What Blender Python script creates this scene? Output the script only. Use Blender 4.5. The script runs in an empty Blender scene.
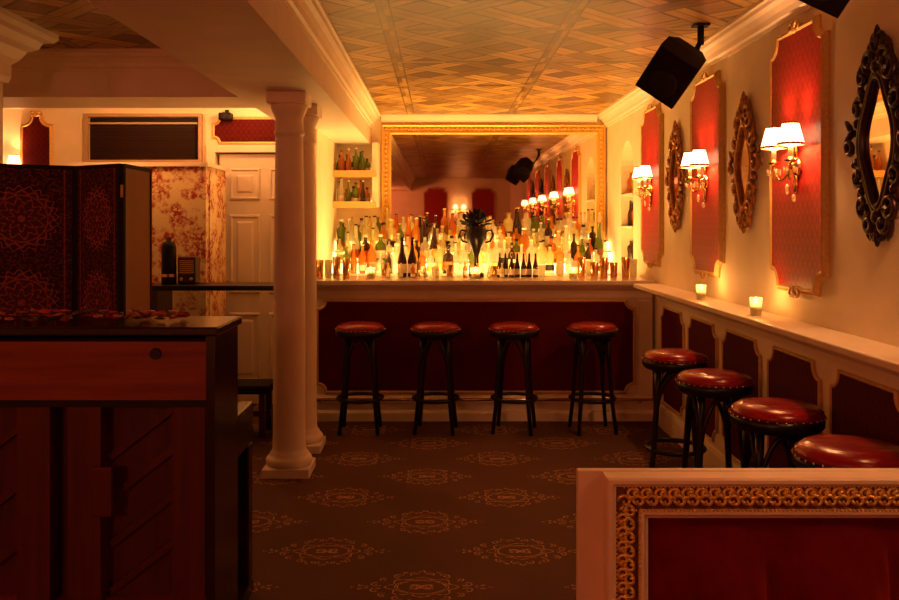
import bpy, bmesh, math, random
from mathutils import Vector, Matrix
R=random.Random(7)
S=bpy.context.scene
pi=math.pi
# ------------------------------------------------------------------ node helpers
class X:
    def __init__(s,nt,k): s.nt=nt; s.k=k
    def __add__(s,o): return mth(s.nt,'ADD',s,o)
    def __radd__(s,o): return mth(s.nt,'ADD',o,s)
    def __sub__(s,o): return mth(s.nt,'SUBTRACT',s,o)
    def __rsub__(s,o): return mth(s.nt,'SUBTRACT',o,s)
    def __mul__(s,o): return mth(s.nt,'MULTIPLY',s,o)
    def __rmul__(s,o): return mth(s.nt,'MULTIPLY',o,s)
    def __truediv__(s,o): return mth(s.nt,'DIVIDE',s,o)
    def f(s,op,b=None,c=None): return mth(s.nt,op,s,b,c)
    def lt(s,o): return mth(s.nt,'LESS_THAN',s,o)
    def gt(s,o): return mth(s.nt,'GREATER_THAN',s,o)
def mth(nt,op,a,b=None,c=None):
    n=nt.nodes.new('ShaderNodeMath'); n.operation=op
    for i,v in enumerate((a,b,c)):
        if v is None: continue
        if isinstance(v,X): nt.links.new(v.k,n.inputs[i])
        else: n.inputs[i].default_value=v
    return X(nt,n.outputs[0])
def c4(c): return (c[0],c[1],c[2],1)
def newmat(name):
    m=bpy.data.materials.new(name); m.use_nodes=True
    nt=m.node_tree; b=nt.nodes['Principled BSDF']
    return m,nt,b
def pos(nt,kind='pos'):
    if kind=='uv': src=nt.nodes.new('ShaderNodeTexCoord').outputs['UV']
    elif kind=='obj': src=nt.nodes.new('ShaderNodeTexCoord').outputs['Object']
    else: src=nt.nodes.new('ShaderNodeNewGeometry').outputs['Position']
    n=nt.nodes.new('ShaderNodeSeparateXYZ'); nt.links.new(src,n.inputs[0])
    return X(nt,n.outputs[0]),X(nt,n.outputs[1]),X(nt,n.outputs[2]),src
def comb(nt,x,y,z):
    n=nt.nodes.new('ShaderNodeCombineXYZ')
    for i,v in enumerate((x,y,z)):
        if isinstance(v,X): nt.links.new(v.k,n.inputs[i])
        else: n.inputs[i].default_value=v
    return n.outputs[0]
def noise(nt,vec,scale,detail=3,rough=.5):
    n=nt.nodes.new('ShaderNodeTexNoise'); n.inputs['Scale'].default_value=scale
    n.inputs['Detail'].default_value=detail; n.inputs['Roughness'].default_value=rough
    if vec is not None: nt.links.new(vec,n.inputs['Vector'])
    return X(nt,n.outputs['Fac'])
def mix(nt,fac,a,b):
    n=nt.nodes.new('ShaderNodeMix'); n.data_type='RGBA'
    if isinstance(fac,X): nt.links.new(fac.k,n.inputs[0])
    else: n.inputs[0].default_value=fac
    for i,v in ((6,a),(7,b)):
        if isinstance(v,tuple): n.inputs[i].default_value=c4(v)
        else: nt.links.new(v,n.inputs[i])
    return n.outputs[2]
def bump(nt,b,h,strength=.3,dist=.01):
    n=nt.nodes.new('ShaderNodeBump'); n.inputs['Strength'].default_value=strength
    n.inputs['Distance'].default_value=dist
    nt.links.new(h.k,n.inputs['Height']); nt.links.new(n.outputs[0],b.inputs['Normal'])
def plain(name,col,rough=.5,metal=0,var=.12,vs=6,bs=0,emit=None,es=0,sheen=0,coat=0,spec=.5):
    m,nt,b=newmat(name)
    x,y,z,v=pos(nt)
    n=noise(nt,v,vs,4)
    d=tuple(max(0,c*(1-var)) for c in col); l=tuple(min(1,c*(1+var)) for c in col)
    nt.links.new(mix(nt,n,d,l),b.inputs['Base Color'])
    b.inputs['Roughness'].default_value=rough; b.inputs['Metallic'].default_value=metal
    b.inputs['Specular IOR Level'].default_value=spec
    if bs: bump(nt,b,noise(nt,v,vs*8,4),bs,.004)
    if emit: b.inputs['Emission Color'].default_value=c4(emit); b.inputs['Emission Strength'].default_value=es
    if sheen:
        b.inputs['Sheen Weight'].default_value=sheen; b.inputs['Sheen Tint'].default_value=(1,.12,.06,1)
    if coat: b.inputs['Coat Weight'].default_value=coat
    return m
def emis(name,col,st):
    return plain(name,tuple(c*.6 for c in col),.6,emit=col,es=st,var=.02)
# ------------------------------------------------------------------ materials
CREAM=plain('cream_paint',(.83,.68,.54),.45,bs=.08,spec=.3)
CREAMD=plain('cream_trim',(.83,.68,.51),.4,spec=.3)
WALLP=plain('wall_plaster',(.82,.69,.48),.6,bs=.1,spec=.2)
GOLD=plain('gilt',(1.0,.58,.14),.30,.6,var=.2,vs=40,bs=.15)
GOLDM=plain('gilt_matte',(.66,.40,.13),.5,.3,var=.3,vs=60,bs=.3)
GOLDK=plain('gilt_ground_dark',(.20,.065,.010),.5,.3,var=.4,vs=60,bs=.3)
BRONZE=plain('dark_bronze_gilt',(.34,.135,.028),.30,.6,var=.65,vs=45)
BRASS=plain('brass',(.7,.42,.15),.25,1)
BLACK=plain('black_lacquer',(.010,.005,.005),.3,spec=.35)
BLACKM=plain('black_matte',(.012,.008,.008),.6,spec=.2)
DARKW=plain('dark_wood',(.045,.012,.006),.35,coat=.2)
LEATHER=plain('red_leather',(.24,.005,.006),.24,bs=.05,spec=.4)
VELVET=plain('red_velvet',(.12,.003,.003),.8,sheen=.7,vs=12,var=.45,spec=.05)
PIANOBLK=plain('piano_lacquer',(.02,.005,.004),.2,spec=.5)
MARBLE=plain('bar_top_marble',(.72,.60,.46),.2,var=.2,vs=9)
MIRR=plain('mirror_silver',(.88,.70,.56),.02,1,var=.01)
WHITE=plain('white_label',(.8,.72,.55),.6)
DOORP=plain('door_paint',(.72,.60,.46),.45)
WAX=emis('candle_glow',(1,.55,.2),22)
SHADE=emis('lit_shade',(1,.50,.23),7)
RISER=emis('lit_riser',(1,.62,.22),6.5)
def wood_mat(name,a,b_,axis='x',rough=.45):
    m,nt,b=newmat(name); x,y,z,v=pos(nt)
    q={'x':comb(nt,x*1.5,y*22,z*22),'z':comb(nt,x*22,y*22,z*1.5)}[axis]
    nt.links.new(mix(nt,noise(nt,q,1.5,5,.6),a,b_),b.inputs['Base Color'])
    b.inputs['Roughness'].default_value=rough; b.inputs['Specular IOR Level'].default_value=.25
    return m
PW=wood_mat('piano_wood',(.06,.008,.003),(.38,.070,.020))
PWZ=wood_mat('piano_post_wood',(.035,.006,.003),(.15,.024,.008),'z')

def damask(name,c1,c2,s=.11,rough=.7,spec=.1):
    m,nt,b=newmat(name); x,y,z,v=pos(nt)
    p=(x+y)/s; q=z/(s*1.3)
    u=p+q; w=p-q
    fu=u.f('FRACT')-.5; fw=w.f('FRACT')-.5
    r=(fu*fu+fw*fw).f('SQRT'); t=fu.f('ARCTAN2',fw)
    pet=r-(.22+.12*(t*4).f('COSINE'))
    a=pet.lt(0.0)
    e=(fu.f('ABSOLUTE').f('MAXIMUM',fw.f('ABSOLUTE'))).gt(.44)
    ms=a.f('MAXIMUM',e)
    n=noise(nt,v,30)
    nt.links.new(mix(nt,ms*(.4+n*.6),c1,c2),b.inputs['Base Color'])
    b.inputs['Roughness'].default_value=rough; b.inputs['Specular IOR Level'].default_value=spec
    return m
DAMASK=damask('red_damask',(.40,.018,.017),(.21,.007,.008),.10,.45,.3)
DADO=damask('dark_red_damask',(.10,.005,.004),(.055,.003,.003),.09)
BARRED=damask('bar_front_red',(.10,.004,.004),(.08,.003,.003),.09)

def floor_mat():
    m,nt,b=newmat('patterned_carpet'); x,y,z,v=pos(nt)
    A,B=.87,.78; K=1.0; Q=.86
    def motif(ox,oy):
        dx=(((x-ox)/A+.5).f('FRACT')-.5)*(A/Q); dy=(((y-oy)/B+.5).f('FRACT')-.5)*(B/Q)
        adx=dx.f('ABSOLUTE'); ady=dy.f('ABSOLUTE')
        re=(dx*dx+(dy*1.55)*(dy*1.55)).f('SQRT'); t=(dy*1.55).f('ARCTAN2',dx)
        def ring(rr,R0,w): return (rr-R0).f('ABSOLUTE').lt(w)
        o=ring(re,.115,.004)
        o=o.f('MAXIMUM',ring(re,.128,.0025))
        o=o.f('MAXIMUM',ring(re,(.158+.016*(t*8).f('COSINE')),.005))
        for sx in (-.034,.034):
            ex=dx-sx; rr=(ex*ex+dy*dy*1.7).f('SQRT')
            o=o.f('MAXIMUM',ring(rr,.030,.007)*((ex*(1 if sx>0 else -1)).lt(.022)))
            o=o.f('MAXIMUM',ring(rr,.015,.004))
        for cx,cy,r0 in ((.215,.032,.024),(.255,.0,.014),(.18,.085,.020),(.11,.125,.024),(.04,.150,.018),(.0,.18,.014),(.29,.02,.008),(.325,.0,.006),(.08,.165,.009)):
            ax=adx-cx; ay=ady-cy; rr=(ax*ax+ay*ay*1.3).f('SQRT'); ta=ay.f('ARCTAN2',ax)
            o=o.f('MAXIMUM',ring(rr,r0,.0038)*((ta+cx*9).f('SINE').gt(-.6)))
            o=o.f('MAXIMUM',rr.lt(r0*.3))
        return o
    mo=motif(-.51,3.94).f('MAXIMUM',motif(-.075,3.55))
    n1=noise(nt,v,70,2); n2=noise(nt,v,2.2,4); n3=noise(nt,v,230,2)
    fade=((n1-.32)*2.8).f('MINIMUM',1).f('MAXIMUM',0)
    base=mix(nt,n3*.75+n2*.25,(.018,.006,.003),(.165,.070,.036))
    nt.links.new(mix(nt,mo*fade*.8,base,(.74,.37,.15)),b.inputs['Base Color'])
    b.inputs['Roughness'].default_value=.8; b.inputs['Specular IOR Level'].default_value=.12
    bump(nt,b,n3,.4,.004)
    return m
FLOORM=floor_mat()
def ceil_mat():
    m,nt,b=newmat('versailles_parquet'); x,y,z,v=pos(nt)
    C=.96
    X_,Y_=x+.28,y+.02
    gx=X_/C; gy=Y_/C
    cx=(gx.f('FRACT')-.5).f('ABSOLUTE'); cy=(gy.f('FRACT')-.5).f('ABSOLUTE')
    mx=cx.f('MAXIMUM',cy); fr=mx.gt(.465)
    s=C*.7071/2
    u=(X_+Y_)*.7071/s+.31; w=(X_-Y_)*.7071/s+.31
    fu=u.f('FRACT'); fw=w.f('FRACT')
    ST=.42
    isu=fu.lt(ST); isw=fw.lt(ST)
    par=((u.f('FLOOR')+w.f('FLOOR'))*.5).f('FRACT').gt(.25)
    both=isu*isw
    U=isu-both*par; W=isw-both*(1-par)
    idv=comb(nt,u.f('FLOOR')+U*.37,w.f('FLOOR')+W*.59,fr*(gx.f('FLOOR')*3.1+gy.f('FLOOR')*1.7+cx.gt(.465)*.5+7))
    wn=nt.nodes.new('ShaderNodeTexWhiteNoise'); wn.noise_dimensions='3D'; nt.links.new(idv,wn.inputs['Vector'])
    h=X(nt,wn.outputs['Value'])
    e1=(fu.f('MINIMUM',(fu-ST).f('ABSOLUTE'))).f('MINIMUM',1-fu); e2=(fw.f('MINIMUM',(fw-ST).f('ABSOLUTE'))).f('MINIMUM',1-fw)
    eu=e1.lt(.028)*(1-W*(1-U)); ew=e2.lt(.028)*(1-U*(1-W))
    su=(fu-ST*.5).f('ABSOLUTE').lt(.013)*U*.8; sw=(fw-ST*.5).f('ABSOLUTE').lt(.013)*W*.8
    seam=(eu.f('MAXIMUM',ew)).f('MAXIMUM',su.f('MAXIMUM',sw))*(1-fr)
    sf=(mx-.465).f('ABSOLUTE').lt(.005)
    seam=seam.f('MAXIMUM',sf)
    g=noise(nt,comb(nt,(x+y)*3,(x-y)*40,0),1.2,4,.65); g2=noise(nt,comb(nt,(x+y)*40,(x-y)*3,0),1.2,4,.65)
    grain=g*W+g2*(1-W)
    strip=(U.f('MAXIMUM',W))*(1-fr)
    big=noise(nt,v,2.5,3)
    t=(h*.8+grain*.8-.68+strip*.27+big*.3).f('MINIMUM',1).f('MAXIMUM',0)
    col=mix(nt,t,(.09,.040,.008),(.62,.37,.085))
    nt.links.new(mix(nt,seam*.95,col,(.022,.008,.002)),b.inputs['Base Color'])
    b.inputs['Roughness'].default_value=.34; b.inputs['Specular IOR Level'].default_value=.5
    bump(nt,b,grain*.4-seam,.25,.004)
    return m
CEILM=ceil_mat()
def toile_mat():
    m,nt,b=newmat('toile_wallpaper'); x,y,z,v=pos(nt)
    a=noise(nt,v,7,5,.65); c=noise(nt,v,34,4,.7)
    ms=((a-.44)*9).f('MINIMUM',1).f('MAXIMUM',0)*((c-.42)*9).f('MINIMUM',1).f('MAXIMUM',0)
    nt.links.new(mix(nt,ms,(.86,.66,.34),(.46,.03,.012)),b.inputs['Base Color'])
    b.inputs['Roughness'].default_value=.7
    return m
TOILE=toile_mat()
def screen_mat():
    m,nt,b=newmat('embroidered_screen_fabric'); x,y,z,v=pos(nt,'uv')
    dx=x-.5; dy=((y/1.05+.1).f('FRACT')-.5)*1.05
    r=(dx*dx+dy*dy*.8).f('SQRT'); t=dy.f('ARCTAN2',dx)
    def ring(R0,w): return (r-R0).f('ABSOLUTE').lt(w)
    o=ring(.30+.02*(t*16).f('COSINE'),.013)
    o=o.f('MAXIMUM',ring(.26,.008)); o=o.f('MAXIMUM',ring(.20+.03*(t*12).f('SINE'),.012))
    o=o.f('MAXIMUM',ring(.11+.035*(t*8).f('COSINE'),.012)); o=o.f('MAXIMUM',ring(.35+.02*(t*24).f('SINE'),.009))
    o=o.f('MAXIMUM',r.lt(.04))
    o=o.f('MAXIMUM',dx.f('ABSOLUTE').gt(.42)*dx.f('ABSOLUTE').lt(.435))
    n=noise(nt,v,22,4); f=((noise(nt,v,60,3)-.38)*5).f('MINIMUM',1).f('MAXIMUM',0)
    vine=((n-.55).f('ABSOLUTE').lt(.03))*r.gt(.38)
    o=o.f('MAXIMUM',vine*.6)
    inner=r.lt(.31)*.12
    nt.links.new(mix(nt,(o*(f*.7+.3)*.95).f('MAXIMUM',inner),(.030,.009,.011),(.40,.085,.05)),b.inputs['Base Color'])
    b.inputs['Roughness'].default_value=.7; b.inputs['Specular IOR Level'].default_value=.15
    return m
SCREENF=screen_mat()
def glassish(name,col,k=.55):
    m,nt,b=newmat(name)
    b.inputs['Base Color'].default_value=c4(col); b.inputs['Roughness'].default_value=.08
    b.inputs['Coat Weight'].default_value=.5
    t=nt.nodes.new('ShaderNodeBsdfTranslucent'); x,y,z,v=pos(nt)
    nt.links.new(mix(nt,noise(nt,v,18,2),tuple(c*.6 for c in col),tuple(min(1,c*1.4) for c in col)),t.inputs[0])
    tr=nt.nodes.new('ShaderNodeBsdfTransparent'); tr.inputs[0].default_value=c4(tuple(min(1,c*1.2+.1) for c in col))
    m1=nt.nodes.new('ShaderNodeMixShader'); m1.inputs[0].default_value=.5
    nt.links.new(t.outputs[0],m1.inputs[1]); nt.links.new(tr.outputs[0],m1.inputs[2])
    m2=nt.nodes.new('ShaderNodeMixShader'); m2.inputs[0].default_value=k
    nt.links.new(b.outputs[0],m2.inputs[1]); nt.links.new(m1.outputs[0],m2.inputs[2])
    nt.links.new(m2.outputs[0],nt.nodes['Material Output'].inputs[0])
    return m
GL=[glassish('glass_amber',(.70,.30,.05),.7),glassish('glass_clear',(.85,.80,.62),.80),glassish('glass_green',(.22,.30,.05),.6),
    glassish('glass_dark',(.04,.015,.01),.2),glassish('glass_whisky',(.75,.38,.08),.7),glassish('glass_red',(.40,.05,.02),.6),
    glassish('glass_pale',(.9,.80,.46),.80)]
TUMB=glassish('tumbler_glass',(.85,.75,.62),.8)
# ------------------------------------------------------------------ mesh builder
class MB:
    def __init__(s,name,mats,M=None):
        s.bm=bmesh.new(); s.name=name; s.mats=mats; s.M=M or Matrix(); s.uv=s.bm.loops.layers.uv.new('UVMap')
    def v(s,p): return s.bm.verts.new(s.M@Vector(p))
    def face(s,vs,m=0,sm=False):
        try: f=s.bm.faces.new(vs)
        except ValueError: return None
        f.material_index=m; f.smooth=sm; return f
    def poly(s,pts,m=0,uvs=None):
        f=s.face([s.v(p) for p in pts],m)
        if uvs and f:
            for l,q in zip(f.loops,uvs): l[s.uv].uv=q
        return f
    def box(s,x0,x1,y0,y1,z0,z1,m=0,T=None,bev=0):
        vs=[]
        for x in (x0,x1):
            for y in (y0,y1):
                for z in (z0,z1):
                    p=Vector((x,y,z)); p=T@p if T else p
                    vs.append(s.v(p))
        fs=[s.face([vs[i] for i in q],m) for q in ((0,1,3,2),(4,6,7,5),(0,4,5,1),(2,3,7,6),(0,2,6,4),(1,5,7,3))]
        if bev:
            es=set(e for f in fs for e in f.edges)
            r=bmesh.ops.bevel(s.bm,geom=list(es),offset=bev,segments=2,affect='EDGES',profile=.5)
            for f in r['faces']: f.material_index=m
    def rings(s,rings,m=0,closed=True,cap=(False,False),sm=True,loop=False):
        rv=[[s.v(p) for p in r] for r in rings]
        n=len(rv[0]); k=len(rv)
        for i in range(k if loop else k-1):
            a=rv[i]; b=rv[(i+1)%k]
            for j in range(n if closed else n-1):
                s.face([a[j],a[(j+1)%n],b[(j+1)%n],b[j]],m,sm)
        if cap[0]: s.face(rv[0],m)
        if cap[1]: s.face(rv[-1],m)
        return rv
    def lathe(s,prof,c=(0,0,0),n=16,m=0,T=None,sm=True,cap=(True,True),wav=0,wn=0):
        T=T or Matrix(); rs=[]
        for r,z in prof:
            q=[]
            for j in range(n):
                a=2*pi*j/n; rr=max(r,.0004)*(1+wav*math.cos(wn*a))
                q.append(Vector(c)+T@Vector((rr*math.cos(a),rr*math.sin(a),z)))
            rs.append(q)
        s.rings(rs,m,True,cap,sm)
    def tube(s,pts,r,n=8,m=0,loop=False,cap=True,flat=1):
        pts=[Vector(p) for p in pts]; k=len(pts)
        rad=r if isinstance(r,(list,tuple)) else [r]*k
        up=None; rs=[]
        for i,p in enumerate(pts):
            if loop: t=pts[(i+1)%k]-pts[i-1]
            else: t=pts[min(i+1,k-1)]-pts[max(i-1,0)]
            t.normalize()
            if up is None:
                up=Vector((0,0,1)) if abs(t.z)<.9 else Vector((1,0,0))
            a=up-t*up.dot(t)
            if a.length<1e-4: a=Vector((1,0,0))-t*t.x
            a.normalize(); up=a; b=t.cross(a)
            rs.append([p+a*(rad[i]*math.cos(2*pi*j/n))+b*(rad[i]*flat*math.sin(2*pi*j/n)) for j in range(n)])
        s.rings(rs,m,True,(cap and not loop,cap and not loop),True,loop)
    def ball(s,c,r,m=0,n=8,k=5,T=None):
        r=r if isinstance(r,(list,tuple)) else (r,r,r); T=T or Matrix(); rs=[]
        for i in range(k+1):
            ph=-pi/2+pi*i/k; cr=max(math.cos(ph),.01)
            rs.append([Vector(c)+T@Vector((r[0]*cr*math.cos(2*pi*j/n),r[1]*cr*math.sin(2*pi*j/n),r[2]*math.sin(ph))) for j in range(n)])
        s.rings(rs,m,True,(True,True),True)
    def extr(s,prof,p0,p1,out,m=0,up=Vector((0,0,1))):
        out=Vector(out); rs=[]
        for p in (p0,p1):
            rs.append([Vector(p)+out*o+up*z for o,z in prof])
        s.rings(rs,m,True,(True,True),False)
    def frame(s,poly,prof,m=0,z0=0,sm=False):
        rs=[[(p[0],p[1],z0+h) for p in inset(poly,d)] for d,h in prof]
        s.rings(rs,m,True,(False,False),sm)
    def fill(s,poly,z,m=0):
        s.poly([(p[0],p[1],z) for p in poly],m)
    def done(s,loc=None,parent=None):
        bmesh.ops.recalc_face_normals(s.bm,faces=s.bm.faces)
        me=bpy.data.meshes.new(s.name); s.bm.to_mesh(me); s.bm.free()
        for m in s.mats: me.materials.append(m)
        o=bpy.data.objects.new(s.name,me); S.collection.objects.link(o)
        if loc: o.location=loc
        if parent: o.parent=parent
        return o
def inset(poly,d):
    n=len(poly); out=[]
    for i in range(n):
        p0=Vector(poly[i-1]); p=Vector(poly[i]); p1=Vector(poly[(i+1)%n])
        a=(p-p0).normalized(); b=(p1-p).normalized()
        na=Vector((-a.y,a.x)); nb=Vector((-b.y,b.x)); k=na+nb
        if k.length<.2: k=na
        k.normalize(); c=max(k.dot(na),.45)
        out.append(p+k*(d/c))
    return [(q.x,q.y) for q in out]
def rect(x0,x1,y0,y1): return [(x0,y0),(x1,y0),(x1,y1),(x0,y1)]
def notched(x0,x1,y0,y1,r,n=5):
    pts=[]
    for cx,cy,a0 in ((x0,y0,90),(x1,y0,180),(x1,y1,270),(x0,y1,0)):
        for i in range(n+1):
            a=math.radians(a0-90*i/n)
            pts.append((cx+r*math.cos(a),cy+r*math.sin(a)))
    return pts
def spiral(c,a0,turns,r0,r1,d=1,n=14,z=0,rise=0):
    return [(c[0]+(r0+(r1-r0)*i/n)*math.cos(a0+d*2*pi*turns*i/n),c[1]+(r0+(r1-r0)*i/n)*math.sin(a0+d*2*pi*turns*i/n),z+rise*i/n) for i in range(n+1)]
def plane_M(origin,kind):
    o=Vector(origin)
    if kind=='right': u,v,w=Vector((0,-1,0)),Vector((0,0,1)),Vector((-1,0,0))
    elif kind=='front': u,v,w=Vector((1,0,0)),Vector((0,0,1)),Vector((0,-1,0))
    elif kind=='rear': u,v,w=Vector((-1,0,0)),Vector((0,0,1)),Vector((0,1,0))
    elif kind=='left': u,v,w=Vector((0,1,0)),Vector((0,0,1)),Vector((1,0,0))
    M=Matrix.Identity(4)
    for i in range(3): M[i][0]=u[i]; M[i][1]=v[i]; M[i][2]=w[i]; M[i][3]=o[i]
    return M
def light(name,kind,loc,power,col,size=.03,rot=None,sy=None,spot=None):
    l=bpy.data.lights.new(name,kind); l.energy=power; l.color=col
    if kind=='AREA':
        l.size=size
        if sy: l.shape='RECTANGLE'; l.size_y=sy
    else: l.shadow_soft_size=size
    if kind=='SPOT': l.spot_size=spot or 2; l.spot_blend=.8
    o=bpy.data.objects.new(name,l); o.location=loc
    if rot: o.rotation_euler=rot
    S.collection.objects.link(o); return o
# ------------------------------------------------------------------ constants
XW=1.62; ZC=2.54; YB=8.5; YR=-3.2; XL=-4.2; YD=7.1; XS=-1.0
# ------------------------------------------------------------------ shell
b=MB('floor',[FLOORM]); b.box(XL-.1,XW+.25,YR-.1,YB+.1,-.1,0); b.done()
b=MB('ceiling',[CEILM]); b.box(XL-.1,XW+.25,YR-.1,YB+.1,ZC,ZC+.1); b.done()
NY0,NY1,NZ0,NZ1=7.32,7.82,1.12,2.2
b=MB('wall_right',[WALLP])
b.box(XW,XW+.2,YR,NY0,0,ZC); b.box(XW,XW+.2,NY1,YB,0,ZC); b.box(XW,XW+.2,NY0,NY1,0,NZ0); b.box(XW,XW+.2,NY0,NY1,NZ1,ZC); b.box(XW+.15,XW+.2,NY0,NY1,NZ0,NZ1)
for sgn in (0,1):
    cy=(NY0+NY1)/2; rr=(NY1-NY0)/2; cz=NZ1-rr
    ys=NY0 if sgn==0 else NY1
    pts=[(ys,NZ1)]+[(cy+(-1 if sgn==0 else 1)*rr*math.cos(a),cz+rr*math.sin(a)) for a in [pi/2*i/8 for i in range(9)]]
    b.rings([[(XW,p[0],p[1]) for p in pts],[(XW+.15,p[0],p[1]) for p in pts]],0,True,(True,True),False)
b.done()
b=MB('wall_back',[WALLP]); b.box(XS-.05,XW+.2,YB,YB+.1,0,ZC); b.done()
b=MB('wall_bar_side',[WALLP]); b.box(XS-.12,XS,YD+.1,YB,0,2.25); b.done()
DX0,DX1=-1.80,-1.06
b=MB('wall_service',[WALLP]); b.box(XL,DX0-.02,YD,YD+.1,0,ZC); b.box(DX0-.02,DX1+.02,YD,YD+.1,2.06,ZC); b.box(DX1+.02,XS,YD,YD+.1,0,2.25); b.done()
b=MB('wall_left',[WALLP]); b.box(XL-.1,XL,YR,YD,0,ZC); b.done()
b=MB('wall_rear',[WALLP,CREAMD]); b.box(XL,XW,YR-.1,YR,0,ZC,0); b.box(XL,XW,YR,YR+.03,0,.9,1); b.done()
b=MB('beam_long',[CREAM]); b.box(-1.23,-.67,YR,YB,2.25,ZC); b.done()
b=MB('beam_cross',[CREAM]); b.box(XL,-1.23,5.4,5.9,2.26,ZC); b.done()
CR=[(0,-.125),(.012,-.125),(.016,-.108),(.03,-.10),(.038,-.075),(.055,-.05),(.078,-.038),(.085,-.022),(.10,-.018),(.10,0),(0,0)]
def trim(i,p0,p1,out,prof=CR,m=CREAMD,name=None):
    q=MB(name or 'trim_%d'%i,[m]); q.extr(prof,p0,p1,out); q.done()
trim(1,(XW,YR,ZC),(XW,YB,ZC),(-1,0,0))
trim(2,(-.67,YR,ZC),(-.67,YB,ZC),(1,0,0))
trim(3,(-.57,YB,ZC),(XW-.1,YB,ZC),(0,-1,0),[(o*.8,z*.75) for o,z in CR])
trim(4,(-1.23,YR,ZC),(-1.23,5.4,ZC),(-1,0,0))
trim(5,(XL,5.4,ZC),(-1.33,5.4,ZC),(0,-1,0))
trim(6,(XL,YD,ZC),(-1.23,YD,ZC),(0,-1,0))
BB=[(0,0),(.02,0),(.02,.13),(.014,.15),(.006,.16),(0,.16)]
trim(0,(XW,YR,0),(XW,6.6,0),(-1,0,0),BB,name='baseboard_right')
trim(0,(XL,YD,0),(DX0-.1,YD,0),(0,-1,0),BB,name='baseboard_service')
b=MB('square_pillar',[CREAM])
b.box(-2.8,-2.36,4.2,4.72,0,ZC)
CAP=[(0,-.30),(.02,-.30),(.03,-.27),(.03,-.2),(.06,-.17),(.09,-.12),(.13,-.10),(.15,-.06),(.19,-.05),(.21,-.03),(.21,0),(0,0)]
pl=rect(-2.8,-2.36,4.2,4.72)
b.rings([[(p[0],p[1],ZC+z-.001) for p in inset(pl,-o)] for o,z in CAP],0,True,(False,False),False)
b.done()
# ------------------------------------------------------------------ columns
def column(nm,x,y):
    b=MB(nm,[CREAM])
    b.box(-.138,.138,-.138,.138,0,.055,0,bev=.006)
    b.lathe([(.130,.055),(.136,.07),(.136,.09),(.126,.105),(.113,.11),(.113,.125),(.102,.135),(.097,.16),(.094,.3),(.094,.8),(.090,1.4),(.081,1.98),(.081,2.0),(.089,2.005),(.091,2.02),(.083,2.03),(.081,2.10),(.090,2.12),(.104,2.15),(.110,2.17),(.110,2.18)],n=36)
    b.box(-.116,.116,-.116,.116,2.18,2.249,0,bev=.006)
    b.done((x,y,0))
column('column',-.895,5.19); column('column.001',-.905,5.74)
# ------------------------------------------------------------------ bar counter
b=MB('bar_counter',[CREAMD,BARRED,GOLDM,MARBLE,BRASS,DARKW])
bx0,bx1,by=-.96,1.60,6.60
b.box(bx0,bx1,by,7.0,0,1.01,0)
b.box(bx0-.03,bx1,by-.11,7.12,1.02,1.058,3,bev=.008)
b.extr([(0,-.10),(.012,-.10),(.02,-.07),(.03,-.045),(.06,-.02),(.075,-.01),(.08,0),(0,0)],(bx0,by,1.02),(bx1,by,1.02),(0,-1,0),0)
M0=b.M; b.M=plane_M((0,by,0),'front')
pn=notched(-.92,1.46,.215,.895,.065)
b.fill(pn,.012,1); b.frame(pn,[(-.018,0),(-.018,.010),(-.012,.016),(-.004,.020),(.003,.018),(.006,.012)],2)
for ux in (-.66,-.28,.1,.48,.86,1.24):
    for sg in (-1,1):
        b.tube(spiral((ux+sg*.028,.958),0 if sg<0 else pi,.8,.022,.004,sg,10,.008),.004,5,2)
    b.ball((ux,.963,.006),(.008,.02,.006),2)
b.M=M0
b.extr([(0,0),(.055,0),(.055,.06),(.045,.075),(.03,.08),(.03,.135),(.045,.14),(.045,.155),(.02,.175),(.01,.19),(0,.19)],(bx0,by,0),(bx1,by,0),(0,-1,0),0)
b.box(1.50,1.60,by-.02,by,.19,.9,0)
b.tube([(bx0+.02,by-.12,.175),(bx1-.02,by-.12,.175)],.012,10,4)
for ux in (-.9,-.1,.7,1.5):
    b.tube([(ux,by-.12,.175),(ux,by-.03,.13)],.008,6,4)
b.done()
b=MB('service_counter',[DARKW,BLACK])
b.box(-2.0,-1.02,5.98,6.36,1.02,1.055,1,bev=.006)
b.box(-1.98,-1.94,6.0,6.34,0,1.02,0); b.box(-1.10,-1.05,6.0,6.34,0,1.02,0)
b.done()
b=MB('low_bench',[BLACKM,DARKW])
b.box(-1.9,-1.18,6.02,6.32,.30,.36,0,bev=.012)
for x in (-1.85,-1.23):
    for y in (6.05,6.29): b.box(x-.02,x+.02,y-.02,y+.02,0,.30,1)
b.box(-1.86,-1.2,6.16,6.2,.12,.16,1)
b.done()
# ------------------------------------------------------------------ stools
def stool_mesh():
    b=MB('bar_stool',[BLACK,LEATHER,BRASS])
    b.lathe([(.10,.67),(.163,.675),(.176,.69),(.178,.715),(.170,.728)],n=32,m=0)
    b.lathe([(.170,.724),(.176,.732),(.173,.746),(.15,.763),(.10,.772),(.0,.775)],n=32,m=1)
    for i in range(34):
        a=2*pi*i/34; b.ball((.177*math.cos(a),.177*math.sin(a),.727),.0055,2,5,3)
    for i in range(4):
        a=pi/4+pi/2*i; ca,sa=math.cos(a),math.sin(a)
        P=[(.125,.68),(.132,.55),(.145,.38),(.162,.2),(.190,.0)]
        b.tube([(r*ca,r*sa,z) for r,z in P],[.018,.017,.016,.015,.014],8,0)
        a2=a+pi/2; p0=Vector((.145*ca,.145*sa,.40)); p1=Vector((.145*math.cos(a2),.145*math.sin(a2),.40))
        pts=[]
        for k in range(13):
            t=k/12; q=p0.lerp(p1,t); q.z=.40+.26*math.sin(pi*t)**.6
            pts.append(q)
        b.tube(pts,.011,6,0)
    b.tube([(.160*math.cos(2*pi*i/28),.160*math.sin(2*pi*i/28),.235) for i in range(28)],.013,7,0,loop=True)
    return b
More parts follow.
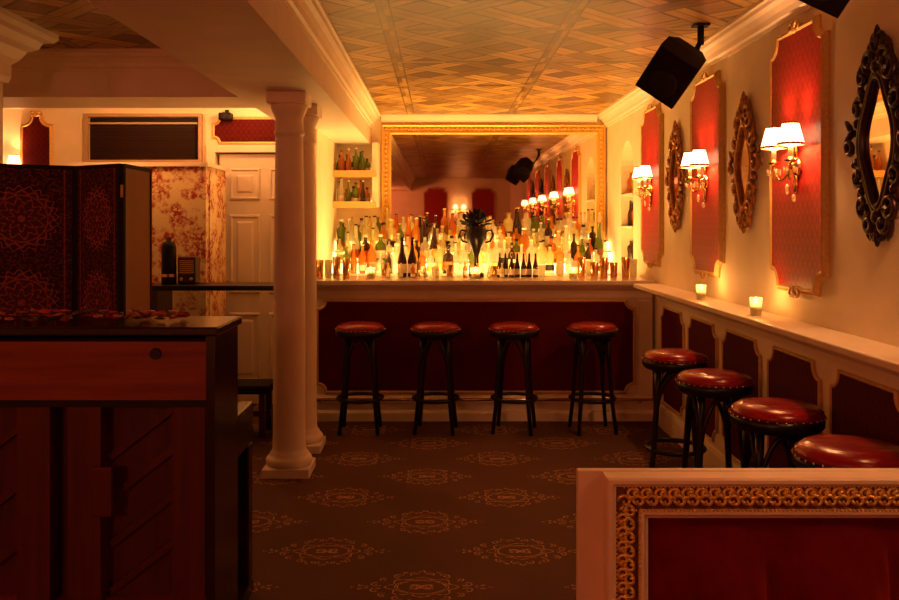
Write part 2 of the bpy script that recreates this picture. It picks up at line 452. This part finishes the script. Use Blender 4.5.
st=stool_mesh().done((-.57,6.25,0))
k=0
for x,y in ((-.03,6.25),(.53,6.25),(1.09,6.25),(1.305,4.86),(1.305,4.16),(1.325,3.44),(1.32,2.80)):
    k+=1; o=bpy.data.objects.new('bar_stool.%03d'%k,st.data); o.location=(x,y,0); o.rotation_euler=(0,0,R.uniform(-.3,.3)); S.collection.objects.link(o)
# ------------------------------------------------------------------ ledge + wainscot panels
b=MB('wall_ledge_shelf',[CREAMD])
b.box(1.42,XW,1.0,6.42,1.01,1.04,0,bev=.006)
b.extr([(0,-.10),(.015,-.10),(.02,-.07),(.05,-.04),(.12,-.02),(.15,0),(0,0)],(XW,1.02,1.01),(XW,6.40,1.01),(-1,0,0))
b.done()
i=0
y=6.07
while y>.8:
    b=MB('wainscot_panel' if i==0 else 'wainscot_panel.%03d'%i,[DADO,GOLDM],plane_M((XW-.002,y,0),'right'))
    pn=notched(-.285,.285,.20,.875,.07)
    b.fill(pn,.008,0); b.frame(pn,[(-.012,0),(-.012,.008),(-.007,.014),(-.001,.014),(.004,.008)],1)
    b.done(); y-=.69; i+=1
# ------------------------------------------------------------------ damask panels
i=0
def wall_panel(M,w,z0,z1,mm=None):
    global i
    b=MB('damask_wall_panel' if i==0 else 'damask_wall_panel.%03d'%i,[mm or DAMASK,GOLDM,CREAMD],M)
    pn=notched(-w,w,z0,z1,.085,7)
    b.fill(pn,.022,0)
    b.frame(pn,[(-.026,0),(-.026,.012),(-.019,.022),(-.016,.018),(-.010,.028),(-.004,.032),(.003,.024),(.003,.02)],1)
    for zz,s in ((z1,1),(z0,-1)):
        for sg in (-1,1):
            b.tube(spiral((sg*.035,zz+s*.018),pi if sg>0 else 0,.9,.028,.006,-sg*s,12,.03),.007,5,1)
        b.ball((0,zz+s*.02,.03),(.012,.03,.01),1)
    b.done(); i+=1
for y in (6.63,5.27,3.93,2.60,1.26): wall_panel(plane_M((XW,y,0),'right'),.28,1.19,2.34)
wall_panel(plane_M((-3.27,YD,0),'front'),.11,1.3,2.35,DADO)
for x in (-3.3,-2.2,-.1,1.0): wall_panel(plane_M((x,YR,0),'rear'),.26,1.19,2.3)
b=MB('arched_header_panel',[DADO,GOLDM],plane_M((-1.43,YD,0),'front'))
pn=notched(-.40,.36,2.14,2.33,.05); b.fill(pn,.02,0); b.frame(pn,[(-.018,0),(-.018,.015),(-.010,.024),(.004,.02)],1); b.done()
# ------------------------------------------------------------------ ornate mirrors
def ornate_mirror(nm,M,fm,seed=3):
    b=MB(nm,[fm,MIRR],M)
    A,B=.105,.215
    def out(t,k=0):
        n=1+.09*math.cos(4*t)
        return ((A+k)*n*math.cos(t),(B+k)*n*math.sin(t))
    ov=[out(2*pi*j/40) for j in range(40)]
    b.fill(ov,.012,1)
    b.tube([(p[0],p[1],.02) for p in [out(2*pi*j/48,.004) for j in range(48)]],.013,8,0,loop=True)
    b.tube([(p[0],p[1],.014) for p in [out(2*pi*j/48,.024) for j in range(48)]],.017,8,0,loop=True)
    for t0,off,sz in ((.0,.075,.050),(.55,.062,.042),(1.05,.085,.056),(-.5,.055,.038),(-1.0,.080,.054)):
        for mir in (1,-1):
            t=t0; p=out(t,off); p=(p[0]*mir,p[1])
            d=(1 if t0>=0 else -1)*mir
            a=math.atan2(p[1],p[0])
            b.tube(spiral(p,a+pi*.55*d,1.2,sz,.008,-d,16,.016,.024),[.015-.008*q/16 for q in range(17)],6,0)
            q=out(t+.22*(1 if t0>=0 else -1),off+.045); q=(q[0]*mir,q[1])
            b.ball((q[0],q[1],.014),(.045,.014,.012),0,7,4,Matrix.Rotation(a+.75*d,4,'Z'))
            q=out(t-.25*(1 if t0>=0 else -1),off-.01); q=(q[0]*mir,q[1])
            b.ball((q[0],q[1],.020),(.02,.02,.014),0,7,4)
            b.ball((p[0]*1.22,p[1]*1.03,.012),(.022,.011,.01),0,7,4,Matrix.Rotation(a-.5*d,4,'Z'))
    for s,e in ((1,1.0),(-1,.8)):
        for sg in (-1,1):
            b.tube(spiral((sg*.052,s*(B+.085)),-s*pi/2,1.25,.052*e,.008,sg*s,16,.016,.02),[.016-.008*q/16 for q in range(17)],6,0)
            b.ball((sg*.085,s*(B+.03),.014),(.034,.015,.012),0,7,4,Matrix.Rotation(-sg*s*.7,4,'Z'))
            T=Matrix.Rotation(sg*-.5*s,4,'Z')
            b.ball((sg*.030,s*(B+.135*e),.018),(.014,.045,.012),0,7,5,T)
            b.tube(spiral((sg*.022,s*(B+.165*e)),-s*pi/2,1.0,.024*e,.006,sg*s,10,.016,.01),.008,5,0)
        b.ball((0,s*(B+.165*e),.02),(.012,.05*e,.014),0,8,6)
        b.ball((0,s*(B+.06),.024),(.03,.028,.018),0,8,6)
    b.done()
ornate_mirror('ornate_wall_mirror',plane_M((XW-.004,5.94,1.78),'right')@Matrix.Scale(.94,4),BRONZE)
ornate_mirror('ornate_wall_mirror.001',plane_M((XW-.004,4.60,1.78),'right')@Matrix.Scale(.92,4),BRONZE)
BLKG=plain('blackened_carved_wood',(.030,.006,.004),.30,.2,var=.5,vs=40)
ornate_mirror('ornate_wall_mirror.002',plane_M((XW-.004,3.19,1.775),'right')@Matrix.Scale(1.0,4),BLKG)
ornate_mirror('ornate_wall_mirror.003',plane_M((XW-.004,1.95,1.80),'right'),BLKG)
# ------------------------------------------------------------------ sconces
CRYS=glassish('crystal',(.95,.75,.5),.7)
WARM=(1,.46,.165)
def sconce(nm,M,pw=3.2):
    b=MB(nm,[BRASS,SHADE,CRYS,WHITE],M)
    up=Matrix.Rotation(-pi/2,4,'X')
    D=.072
    b.lathe([(.045,0),(.05,.008),(.035,.02),(.018,.028),(.012,.045)],n=16,m=0)
    b.ball((0,-.075,.01),(.018,.05,.012),0); b.ball((0,.07,.01),(.014,.04,.012),0)
    for sg in (-1,1):
        pts=[]
        for q in range(15):
            t=q/14; pts.append((sg*(.01+.085*t),-.02-.045*math.sin(pi*t)+.03*t*t,.035+(D-.035)*math.sin(pi/2*t)))
        b.tube(pts,.006,6,0)
        cx,cz=sg*.095,D
        b.lathe([(.006,0),(.028,.012),(.03,.018),(.012,.02),(.01,.03)],(cx,.008,cz),14,0,up)
        b.lathe([(.010,.03),(.010,.10)],(cx,.008,cz),10,3,up)
        b.lathe([(.054,.085),(.051,.10),(.033,.175)],(cx,.008,cz),48,1,up,cap=(False,False),wav=.05,wn=16)
        b.lathe([(.056,.080),(.058,.086),(.054,.092)],(cx,.008,cz),24,0,up,cap=(False,False))
        b.lathe([(.034,.172),(.036,.177),(.033,.180)],(cx,.008,cz),24,0,up,cap=(False,False))
        for q in range(6):
            a=2*pi*q/6; b.ball((cx+.027*math.cos(a),-.018-.004*(q%2),cz+.027*math.sin(a)),(.005,.018,.005),2,6,4)
        b.ball((cx,-.035,cz),(.007,.022,.007),2,6,4)
    b.ball((0,-.10,.05),(.008,.028,.008),2,6,4); b.ball((0,-.14,.02),(.010,.02,.010),2,6,4)
    b.done()
    for sg in (-1,1):
        light('sconce_bulb','POINT',M@Vector((sg*.095,.13,D)),pw,WARM,.02)
for j,y in enumerate((6.63,5.27,3.93,2.60,1.26)):
    sconce('wall_sconce' if j==0 else 'wall_sconce.%03d'%j,plane_M((XW-.022,y-.03,1.73),'right'),(8,10,11,12,12)[j])
sconce('wall_sconce.005',plane_M((-3.52,YD,1.85),'front'),12)
sconce('wall_sconce.006',plane_M((.45,YR,1.75),'rear'),5)
# ------------------------------------------------------------------ back-bar mirror
b=MB('gilt_bar_mirror',[MIRR,GOLDM,GOLD],plane_M((0,YB,0),'front'))
mp=rect(-.57,1.61,1.16,2.445)
b.fill(inset(mp,.095),.02,0)
b.frame(mp,[(0,0),(0,.03),(.012,.05),(.022,.045),(.03,.03),(.065,.03),(.073,.042),(.085,.04),(.097,.02)],2)
x=-.53
while x<1.58:
    b.ball((x,2.397,.038),(.016,.013,.014),1,6,4); b.tube(spiral((x+.022,2.397),0,.9,.016,.003,1,7,.040),.0045,4,2); x+=.045
z=1.2
while z<2.4:
    for xx in (-.522,1.562): b.ball((xx,z,.038),(.013,.016,.014),1,6,4)
    z+=.045
b.done()
# ------------------------------------------------------------------ backbar
b=MB('back_bar_cabinet',[DARKW,RISER,MARBLE])
b.box(XS+.01,1.60,7.95,8.44,0,1.0,0)
for x in [XS+.02+.43*q for q in range(6)]:
    b.box(x+.02,x+.40,7.935,7.95,.1,.9,0,bev=.004)
b.box(XS+.01,1.60,7.9,8.44,1.0,1.03,2)
for q,(y0,z0) in enumerate(((8.04,1.03),(8.17,1.13),(8.30,1.23))):
    b.box(XS+.01,1.60,y0,8.44,z0,z0+.085,1); b.box(XS+.01,1.60,y0-.01,8.44,z0+.085,z0+.1,2)
b.box(-.5,1.55,8.425,8.44,1.33,1.375,1)  # extra glowing strip, added to light the upper bottles from behind
b.done()
PROFS=[[(.036,0),(.038,.01),(.038,.17),(.034,.19),(.015,.22),(.013,.235),(.013,.285),(.016,.287),(.016,.30)],
 [(.034,0),(.036,.01),(.036,.13),(.030,.16),(.018,.20),(.014,.24),(.013,.30),(.015,.302),(.015,.315)],
 [(.045,0),(.047,.01),(.046,.12),(.040,.15),(.016,.17),(.014,.21),(.019,.212),(.019,.235)],
 [(.030,0),(.032,.01),(.040,.10),(.040,.16),(.018,.20),(.013,.21),(.013,.26),(.016,.262),(.016,.275)],
 [(.040,0),(.042,.01),(.034,.10),(.042,.17),(.036,.19),(.014,.21),(.014,.25),(.02,.252),(.02,.27)]]
def bottle(b,x,y,z,p,m,lab,s=1,capm=7):
    pr=[(r*s,h*s) for r,h in PROFS[p]]
    b.lathe(pr[:-1],(x,y,z),10,m); b.lathe([pr[-2],pr[-1]],(x,y,z),8,capm)
    if lab:
        r=max(pr[2][0],pr[1][0])*1.03; h=pr[2][1]
        b.lathe([(r,h*.25),(r,h*.8)],(x,y,z),10,lab,cap=(False,False))
bm_=GL+[BLACK,WHITE,GOLD,DAMASK,CREAM,BRONZE]
b=MB('liquor_bottles',bm_)
for y,z in ((7.97,1.031),(8.10,1.131),(8.235,1.231),(8.37,1.331)):
    x=XS+.07
    while x<1.52:
        p=R.choice([0,1,2,2,3,4,4]); m=R.choice([0,1,1,1,4,1,6,6,6,2,2,3,1,0,3])
        hi=.92 if z>1.3 else R.uniform(.88,1.12)
        bottle(b,x,y+R.uniform(-.01,.01),z,p,m,R.choice([0,0,8,8,9,11,12,7]),hi*R.uniform(.78,1.14),R.choice([7,7,9,12,8]))
        x+=R.uniform(.066,.09)
b.done()
b=MB('side_bottle_shelf',[GOLDM,CREAMD]+GL+[WHITE,BLACK,RISER])
for z in (1.66,1.95):
    b.box(XS+.002,-.60,8.16,8.498,z-.03,z,0)
    b.box(XS+.002,-.60,8.15,8.165,z-.012,z+.03,0)
    b.box(XS+.03,-.66,8.48,8.495,z+.01,z+.04,11)
b.box(-.64,-.58,8.24,8.498,1.64,2.248,1)
for z in (1.66,1.95):
    for yy,o_ in ((8.40,.04),(8.24,.07)):
        x=XS+o_
        while x<-.67:
            bottle(b,x,yy,z,R.randrange(5),2+R.choice([0,0,4,2,2,3,1]),R.choice([9,0,0]),R.uniform(.72,.86),R.choice([9,10])); x+=R.uniform(.058,.072)
b.done()
b=MB('niche_shelf_glassware',[CREAMD,TUMB]+GL)
for z in (1.14,1.46,1.74):
    b.box(XW-.01,XW+.149,NY0+.003,NY1-.003,z-.02,z,0)
    for q in range(5):
        bottle(b,XW+.07,NY0+.07+q*.09,z,R.randrange(5),2+R.choice([1,3,0,6]),0,.75,3)
b.done()
# ------------------------------------------------------------------ bar top items
def glass(b,x,y,z,h=.10,r=.035,m=0): b.lathe([(r*.8,.0),(r*.85,.006),(r,h),(r*.93,h),(r*.78,.012),(0,.01)],(x,y,z),12,m,cap=(True,False))
ZT=1.059
b=MB('bar_tumblers',[TUMB,BRASS])
for x in (-.93,-.86,-.79,-.72): glass(b,x,6.72+R.uniform(-.05,.1),ZT,R.uniform(.12,.17),.03,R.choice([0,1]))
for x in (1.10,1.18,1.26,1.34,1.42,1.50): glass(b,x,6.72+R.uniform(-.05,.1),ZT,R.uniform(.12,.17),.032,R.choice([0,1,1]))
for q in range(16):
    if abs(-.55+q*.125-.29)<.12: continue
    glass(b,-.55+q*.125+R.uniform(-.02,.02),7.04+R.uniform(-.02,.02),ZT,R.uniform(.07,.13),.032,R.choice([0,0,1]))
b.done()
b=MB('bar_mixer_bottles',bm_)
for q in range(7):
    bottle(b,.47+q*.047,6.88+.03*(q%2),ZT,1,3,8,.62,9)
for q in range(9): bottle(b,-.40+q*.095+(0.12 if q>4 else 0),6.78+.04*(q%2),ZT,R.choice([0,3,4]),R.choice([0,4,6,1]),8,.42,9)
for x in (-.30,-.22): bottle(b,x,6.92,ZT,1,3,8,1.0,7)
b.done()
def votive(nm,x,y,z,pw,r=.035):
    b=MB(nm,[TUMB,WAX,WHITE])
    glass(b,0,0,0,.085,r,0)
    b.lathe([(r*.7,.012),(r*.72,.05)],(0,0,0),10,2)
    b.lathe([(.001,.052),(.008,.060),(.007,.070),(.0005,.088)],(0,0,0),8,1)
    b.done((x,y,z)); light('votive_flame','POINT',(x,y,z+.105),pw,(1,.42,.10),.012)
votive('votive_candle',.27,6.68,ZT,3,.042)
votive('votive_candle.001',-.53,6.70,ZT,1.2); votive('votive_candle.002',1.02,6.70,ZT,1.8)
votive('votive_candle.003',1.50,5.02,1.041,1.4,.030); votive('votive_candle.004',1.50,4.15,1.041,1.4,.030)
b=MB('black_urn_with_foliage',[BLACK,BLACKM])
b.lathe([(.06,0),(.062,.02),(.03,.04),(.018,.08),(.02,.16),(.03,.19),(.045,.23),(.078,.30),(.085,.36),(.07,.39),(.075,.40),(.07,.41)],n=20)
for sg in (-1,1):
    b.tube([(sg*.08,0,.36),(sg*.12,0,.37),(sg*.135,0,.33),(sg*.11,0,.28),(sg*.07,0,.27)],.009,6,0)
for q in range(90):
    a=R.uniform(0,2*pi); e=R.uniform(.1,1.4); rr=R.uniform(.05,.12)
    d=Vector((math.cos(a)*math.cos(e),math.sin(a)*math.cos(e),math.sin(e)))
    T=d.to_track_quat('Z','Y').to_matrix().to_4x4()
    b.ball(Vector((0,0,.40))+d*rr,(.022,.008,.035),1,6,4,T)
b.done((.29,6.97,ZT))
b=MB('metal_canister',[BLACKM,BRASS]); b.lathe([(.05,0),(.052,.02),(.05,.26),(.04,.29),(.018,.30),(.018,.325),(.0,.33)],n=18); b.lathe([(.0525,.05),(.0525,.07)],n=18,m=1,cap=(False,False)); b.done((-1.91,6.16,1.056))
b=MB('table_radio',[DARKW,GOLDM,BRASS]); b.box(-.065,.065,-.06,.06,0,.19,0,bev=.01)
for q in range(7): b.box(-.05,.05,-.066,-.06,.075+q*.014,.083+q*.014,1)
for x in (-.035,.035): b.lathe([(.014,0),(.012,.014)],(x,-.06,.035),10,2,Matrix.Rotation(pi/2,4,'X'))
b.done((-1.78,6.2,1.056))
# ------------------------------------------------------------------ door
b=MB('door_1',[DOORP,BRASS],plane_M((0,YD+.03,0),'front'))
b.box(DX0,DX1,.01,2.05,-.04,0,0)
w=(DX1-DX0)
for cx0,cx1 in ((DX0+.09,DX0+w/2-.04),(DX0+w/2+.04,DX1-.09)):
    for z0,z1 in ((.2,.75),(.92,1.55),(1.68,1.93)):
        b.frame(rect(cx0,cx1,z0,z1),[(-.005,0),(0,.012),(.012,.014),(.022,.003),(.05,.003),(.065,.012),(.08,.012)],0); b.fill(inset(rect(cx0,cx1,z0,z1),.08),.012,0)
b.lathe([(.02,0),(.012,.02),(.012,.04),(.026,.05),(.026,.07),(.0,.08)],(DX0+.06,1.0,0),14,1)
b.done()
b=MB('trim_7',[CREAMD],plane_M((0,YD,0),'front'))
fr=[(DX0-.09,0.0),(DX0-.02,0),(DX0-.02,2.06),(DX1+.02,2.06),(DX1+.02,0),(DX1+.06,0),(DX1+.06,2.12),(DX0-.09,2.12)]
b.rings([[(p[0],p[1],0.0) for p in fr],[(p[0],p[1],.025) for p in fr]],0,True,(True,True),False)
b.done()
LOUV=plain('louvre_dark',(.035,.010,.005),.6,spec=.15)
b=MB('air_vent_grille',[plain('vent_frame_paint',(.42,.26,.15),.5),LOUV,BLACKM],plane_M((-2.40,YD,2.17),'front'))
b.fill(rect(-.44,.44,-.18,.18),.008,2)
b.frame(rect(-.475,.475,-.20,.20),[(0,0),(0,.05),(.025,.05),(.03,.01)],0)
for q in range(15):
    z=-.165+q*.018; b.box(-.42,.42,z,z+.010,.012,.03,1)
b.box(-.44,.44,.115,.13,.01,.04,0)
b.done()
b=MB('security_camera',[BLACKM]); b.box(-.05,.05,-.10,.0,-.03,.03,0,bev=.01); b.lathe([(.026,0),(.028,.03),(.02,.035)],(0,-.1,0),12,0,Matrix.Rotation(pi/2,4,'X')); b.box(-.015,.015,-.02,0,.03,.06,0); b.done((-1.72,YD-.03,2.34))
b=MB('wallpapered_cupboard',[TOILE,CREAMD,BRASS])
b.box(-2.7,-1.905,6.42,7.07,0,1.90,0); b.box(-1.905,-1.72,6.42,7.0,0,1.90,0); b.box(-2.72,-1.70,6.40,7.0,1.90,1.93,1)
b.box(-1.72,-1.712,6.5,6.99,.1,1.85,0); b.box(-1.7115,-1.70,6.53,6.545,.95,1.05,2)
b.done()
# ------------------------------------------------------------------ folding screen
ps=[(-2.5,4.05),(-2.21,4.05),(-1.79,4.30),(-1.50,4.12),(-1.50,4.52)]
b=MB('folding_screen',[SCREENF,BLACKM,GOLDM])
TANP=plain('screen_back_tan',(.34,.15,.05),.6)
b.mats.append(TANP)
for q in range(4):
    p0,p1=Vector((*ps[q],0)),Vector((*ps[q+1],0)); d=(p1-p0); L=d.length; d.normalize()
    T=Matrix.Translation(p0)@Matrix.Rotation(math.atan2(d.y,d.x),4,'Z')
    zt=1.76
    b.box(.004,.022,-.012,.012,0,zt,1,T); b.box(L-.022,L-.004,-.012,.012,0,zt,1,T)
    b.box(.022,L-.022,-.012,.012,zt-.02,zt,1,T); b.box(.022,L-.022,-.012,.012,.1,.14,1,T)
    mm=3 if q==3 else 0
    for yy in (-.008,.008):
        pt=[T@Vector(p) for p in ((.022,yy,.14),(L-.022,yy,.14),(L-.022,yy,zt-.02),(.022,yy,zt-.02))]
        b.poly(pt,mm,[(0,.0),(1,.0),(1,4.2),(0,4.2)])
    for z in (.3,1.0,1.6): b.lathe([(.007,0),(.007,.06)],(p1.x,p1.y,z),8,2)
b.done()
# ------------------------------------------------------------------ upright piano
px0,px1,py0,py1,pz=-2.27,-.752,2.92,3.25,1.13
b=MB('upright_piano',[PIANOBLK,PW,PWZ,BLACK,BRASS,WHITE])
b.box(px0-.01,px1+.012,py0-.015,py1+.02,pz-.03,pz,0,bev=.006)
b.box(px1-.03,px1,py0+.0,py1,0.03,pz-.03,0); b.box(px0,px0+.03,py0,py1,.03,pz-.03,0)
b.box(px0+.03,px1-.03,py1-.03,py1,.1,pz-.03,0)
b.box(px0+.03,px1-.03,py0+.09,py0+.11,.05,pz-.05,2)
b.box(px0+.03,px1-.03,py0+.0,py0+.09,.885,pz-.05,1)
b.box(px0+.03,px1-.03,py0+.004,py0+.07,.86,.885,3)
b.box(px0+.03,px1-.03,py0+.0,py0+.09,.05,.20,1)
for x in (-2.1,-1.72,-1.36,-1.19,-.84):
    b.box(x-.055,x+.055,py0+.002,py0+.09,.20,.86,2)
for xa,zz in ((-1.92,.3),(-1.92,.5),(-1.92,.7),(-1.54,.3),(-1.54,.5),(-1.54,.7),(-1.02,.3),(-1.02,.46),(-1.02,.62),(-1.02,.76)):
    T=Matrix.Translation((xa,py0+.08,zz))@Matrix.Rotation(math.radians(-38),4,'Y')
    b.box(-.14,.14,-.012,.012,-.012,.012,2,T)
b.box(-1.16,-1.09,py0-.02,py0+.002,.50,.665,2,bev=.005)
b.lathe([(.02,0),(.018,.01)],(-.95,py0,1.04),12,3,Matrix.Rotation(pi/2,4,'X'))
b.box(px0+.02,px1-.005,py1,py1+.30,.60,.66,0); b.box(px0+.0,px0+.06,py1,py1+.28,.66,.76,0,bev=.01); b.box(px1-.06,px1-.0,py1,py1+.28,.66,.76,0,bev=.01)
b.box(px0+.06,px1-.06,py1+.13,py1+.28,.66,.685,5)
for q in range(36):
    if q%7 in (0,1,3,4,5): b.box(px0+.1+q*.037,px0+.115+q*.037,py1+.13,py1+.21,.685,.70,3)
for x in (px0+.03,px1-.03): b.box(x-.028,x+.028,py1+.2,py1+.27,0,.60,0,bev=.006)
b.box(px0,px1,py1,py1+.28,0.0,.05,0)
b.box(px0,px1,py0,py1,0.0,.05,3)
b.done()
b=MB('dried_petals',[DAMASK,plain('petal_orange',(.55,.14,.05),.6),plain('leaf_dark',(.07,.03,.01),.6)])
for q in range(95):
    x=R.uniform(-1.6,-.9); y=R.uniform(2.98,3.2)
    T=Matrix.Rotation(R.uniform(0,6.28),4,'Z')@Matrix.Rotation(R.uniform(-.7,.7),4,'X')
    b.ball((x,y,pz+.014+R.uniform(0,.024)),(R.uniform(.015,.035),R.uniform(.008,.018),.004),R.randrange(3),6,4,T)
b.done()
# ------------------------------------------------------------------ gilt framed banquette
FCR=plain('banquette_frame_paint',(.85,.63,.45),.4,spec=.3)
b=MB('gilt_framed_banquette',[FCR,GOLD,VELVET,GOLDK])
b.box(.36,1.60,2.285,2.312,0,.828,0,bev=.003)
b.M=plane_M((0,2.285,0),'front')
o=rect(.425,1.60,.12,.826)
b.frame(o,[(0,0),(0,.06),(.005,.066),(.014,.066),(.018,.06),(.024,.056)],0)
b.frame(o,[(.024,.056),(.028,.050),(.080,.040),(.084,.044)],3)
b.frame(o,[(.084,.044),(.090,.05),(.098,.048),(.104,.036),(.112,.030),(.112,0)],0)
def orn(u,v,hor):
    s=R.uniform(1.15,1.35)
    for sg in (-1,1):
        c=(u+sg*.009,v+.009*sg) if hor else (u+.009*sg,v+sg*.009)
        b.tube(spiral(c,(0 if hor else pi/2)+(pi if sg<0 else 0),1.1,.014*s,.003,sg,10,.048,.010),[.0055-.002*q/10 for q in range(11)],5,1)
    b.ball((u,v,.050),(.007,.007,.010),1,6,4)
    for ss in (-1,1):
        T=Matrix.Rotation(ss*.7+(0 if hor else pi/2),4,'Z')
        b.ball((u+(.017 if hor else ss*.014),v+(ss*.014 if hor else .017),.047),(.012,.005,.008),1,6,4,T)
u=.482
while u<1.57: orn(u,.826-.053,True); u+=.035
v=.17
while v<.75: orn(.425+.053,v,False); v+=.035
u=.47
while u<1.56:
    b.ball((u,.826-.086,.049),.0045,1,5,3); b.ball((u,.826-.026,.054),.003,1,5,3); u+=.0105
v=.2
while v<.74:
    b.ball((.425+.086,v,.049),.0045,1,5,3); b.ball((.425+.026,v,.054),.003,1,5,3); v+=.0105
in0=.537; rows=[]
for r_ in range(25):
    zz=.24+(.716-.24)*r_/24; row=[]
    top=(24-r_)/24
    for c_ in range(121):
        uu=in0+(1.60-.112-in0)*c_/120; t=((uu-in0)/.318)%1
        ar=abs(math.sin(pi*t))
        hh=max(0,top-.03-(1-ar**.6)*.12)
        h=.080*ar**.6*min(1,(hh*3.2))**.8
        h+=.004*math.sin(uu*90+zz*30)*(1-ar)*min(1,hh*8)
        row.append((uu,zz,.002+h))
    rows.append(row)
b.rings(rows,2,False)
b.M=Matrix()
b.box(.37,1.6,1.72,2.19,.12,.40,2,bev=.02); b.box(.38,1.6,1.72,2.19,0,.12,0)
b.done()
# ------------------------------------------------------------------ speakers
def speaker(nm,loc,rot,s=1):
    b=MB(nm,[BLACKM,BLACK])
    pl=[(-.13,-.16),(.13,-.16),(.13,.16),(-.13,.16)]
    rs=[]
    for y,k in ((-.12,1.0),(-.10,1.03),(.02,1.0),(.13,.62)):
        rs.append([(p[0]*k,y,p[1]*(.98 if k>.9 else .8)) for p in pl])
    T=Matrix.Rotation(rot[2],4,'Z')@Matrix.Rotation(rot[0],4,'X')@Matrix.Rotation(rot[1],4,'Y')@Matrix.Scale(s,4)
    rs=[[T@Vector(p) for p in r] for r in rs]
    b.rings(rs,0,True,(True,True),False)
    b.box(-.115,.115,-.128,-.12,-.145,.145,1,T)
    b.lathe([(.09,0),(.085,.006),(.06,-.0),(.02,.008)],T@Vector((0,-.128,-.04)),20,0,T@Matrix.Rotation(pi/2,4,'X'))
    zc=ZC-loc[2]
    b.tube([T@Vector((0,.12,0)),T@Vector((.06,.17,.05)),Vector((.17,.16,.14)),Vector((.19,.16,.18))],.018*s,6,0)
    b.tube([(.19,.16,.16),(.19,.16,zc)],.018,8,0); b.box(.15,.23,.12,.20,zc-.012,zc-.001,0)
    b.done(loc)
speaker('ceiling_speaker',(1.20,4.50,2.27),(.55,.75,-.65),.86)
speaker('ceiling_speaker.001',(1.22,2.72,2.30),(.55,.6,-.55),.8)
# ------------------------------------------------------------------ lights
light('ceiling_upfill','AREA',(.3,7.5,.97),72,(1,.50,.13),2.2,rot=(pi,0,0),sy=.3)  # added upward fill, hidden behind the counter, brightens ceiling and bottles
light('rear_left_fill','POINT',(-1.75,-1.6,1.9),74,(1,.26,.11),.12)  # unseen fill behind the camera, added to light the foreground banquette
light('service_wall_fill','POINT',(-1.5,6.65,2.40),14,(1,.46,.15),.06)  # point fill without a fixture, added to brighten the wall by the door
light('left_room_fill','POINT',(-2.3,6.15,2.38),20,(1,.44,.14),.06)  # added out of sight past the cross beam to warm the wallpapered cupboard
light('left_front_fill','POINT',(-3.0,2.2,2.0),18,(1,.23,.08),.1)  # off-frame reddish fill, added for the beam underside and folding screen
w=bpy.data.worlds.new('World'); S.world=w; w.use_nodes=True
w.node_tree.nodes['Background'].inputs[0].default_value=(.02,.006,.003,1)
# ------------------------------------------------------------------ camera
cd=bpy.data.cameras.new('Camera'); cd.sensor_width=36; cd.lens=35.0
cd.shift_x=9.5/899; cd.shift_y=-75/899; cd.clip_start=.05
co=bpy.data.objects.new('Camera',cd); co.location=(0,0,1.47); co.rotation_euler=(pi/2,0,0); S.collection.objects.link(co); S.camera=co
S.view_settings.view_transform='Standard'
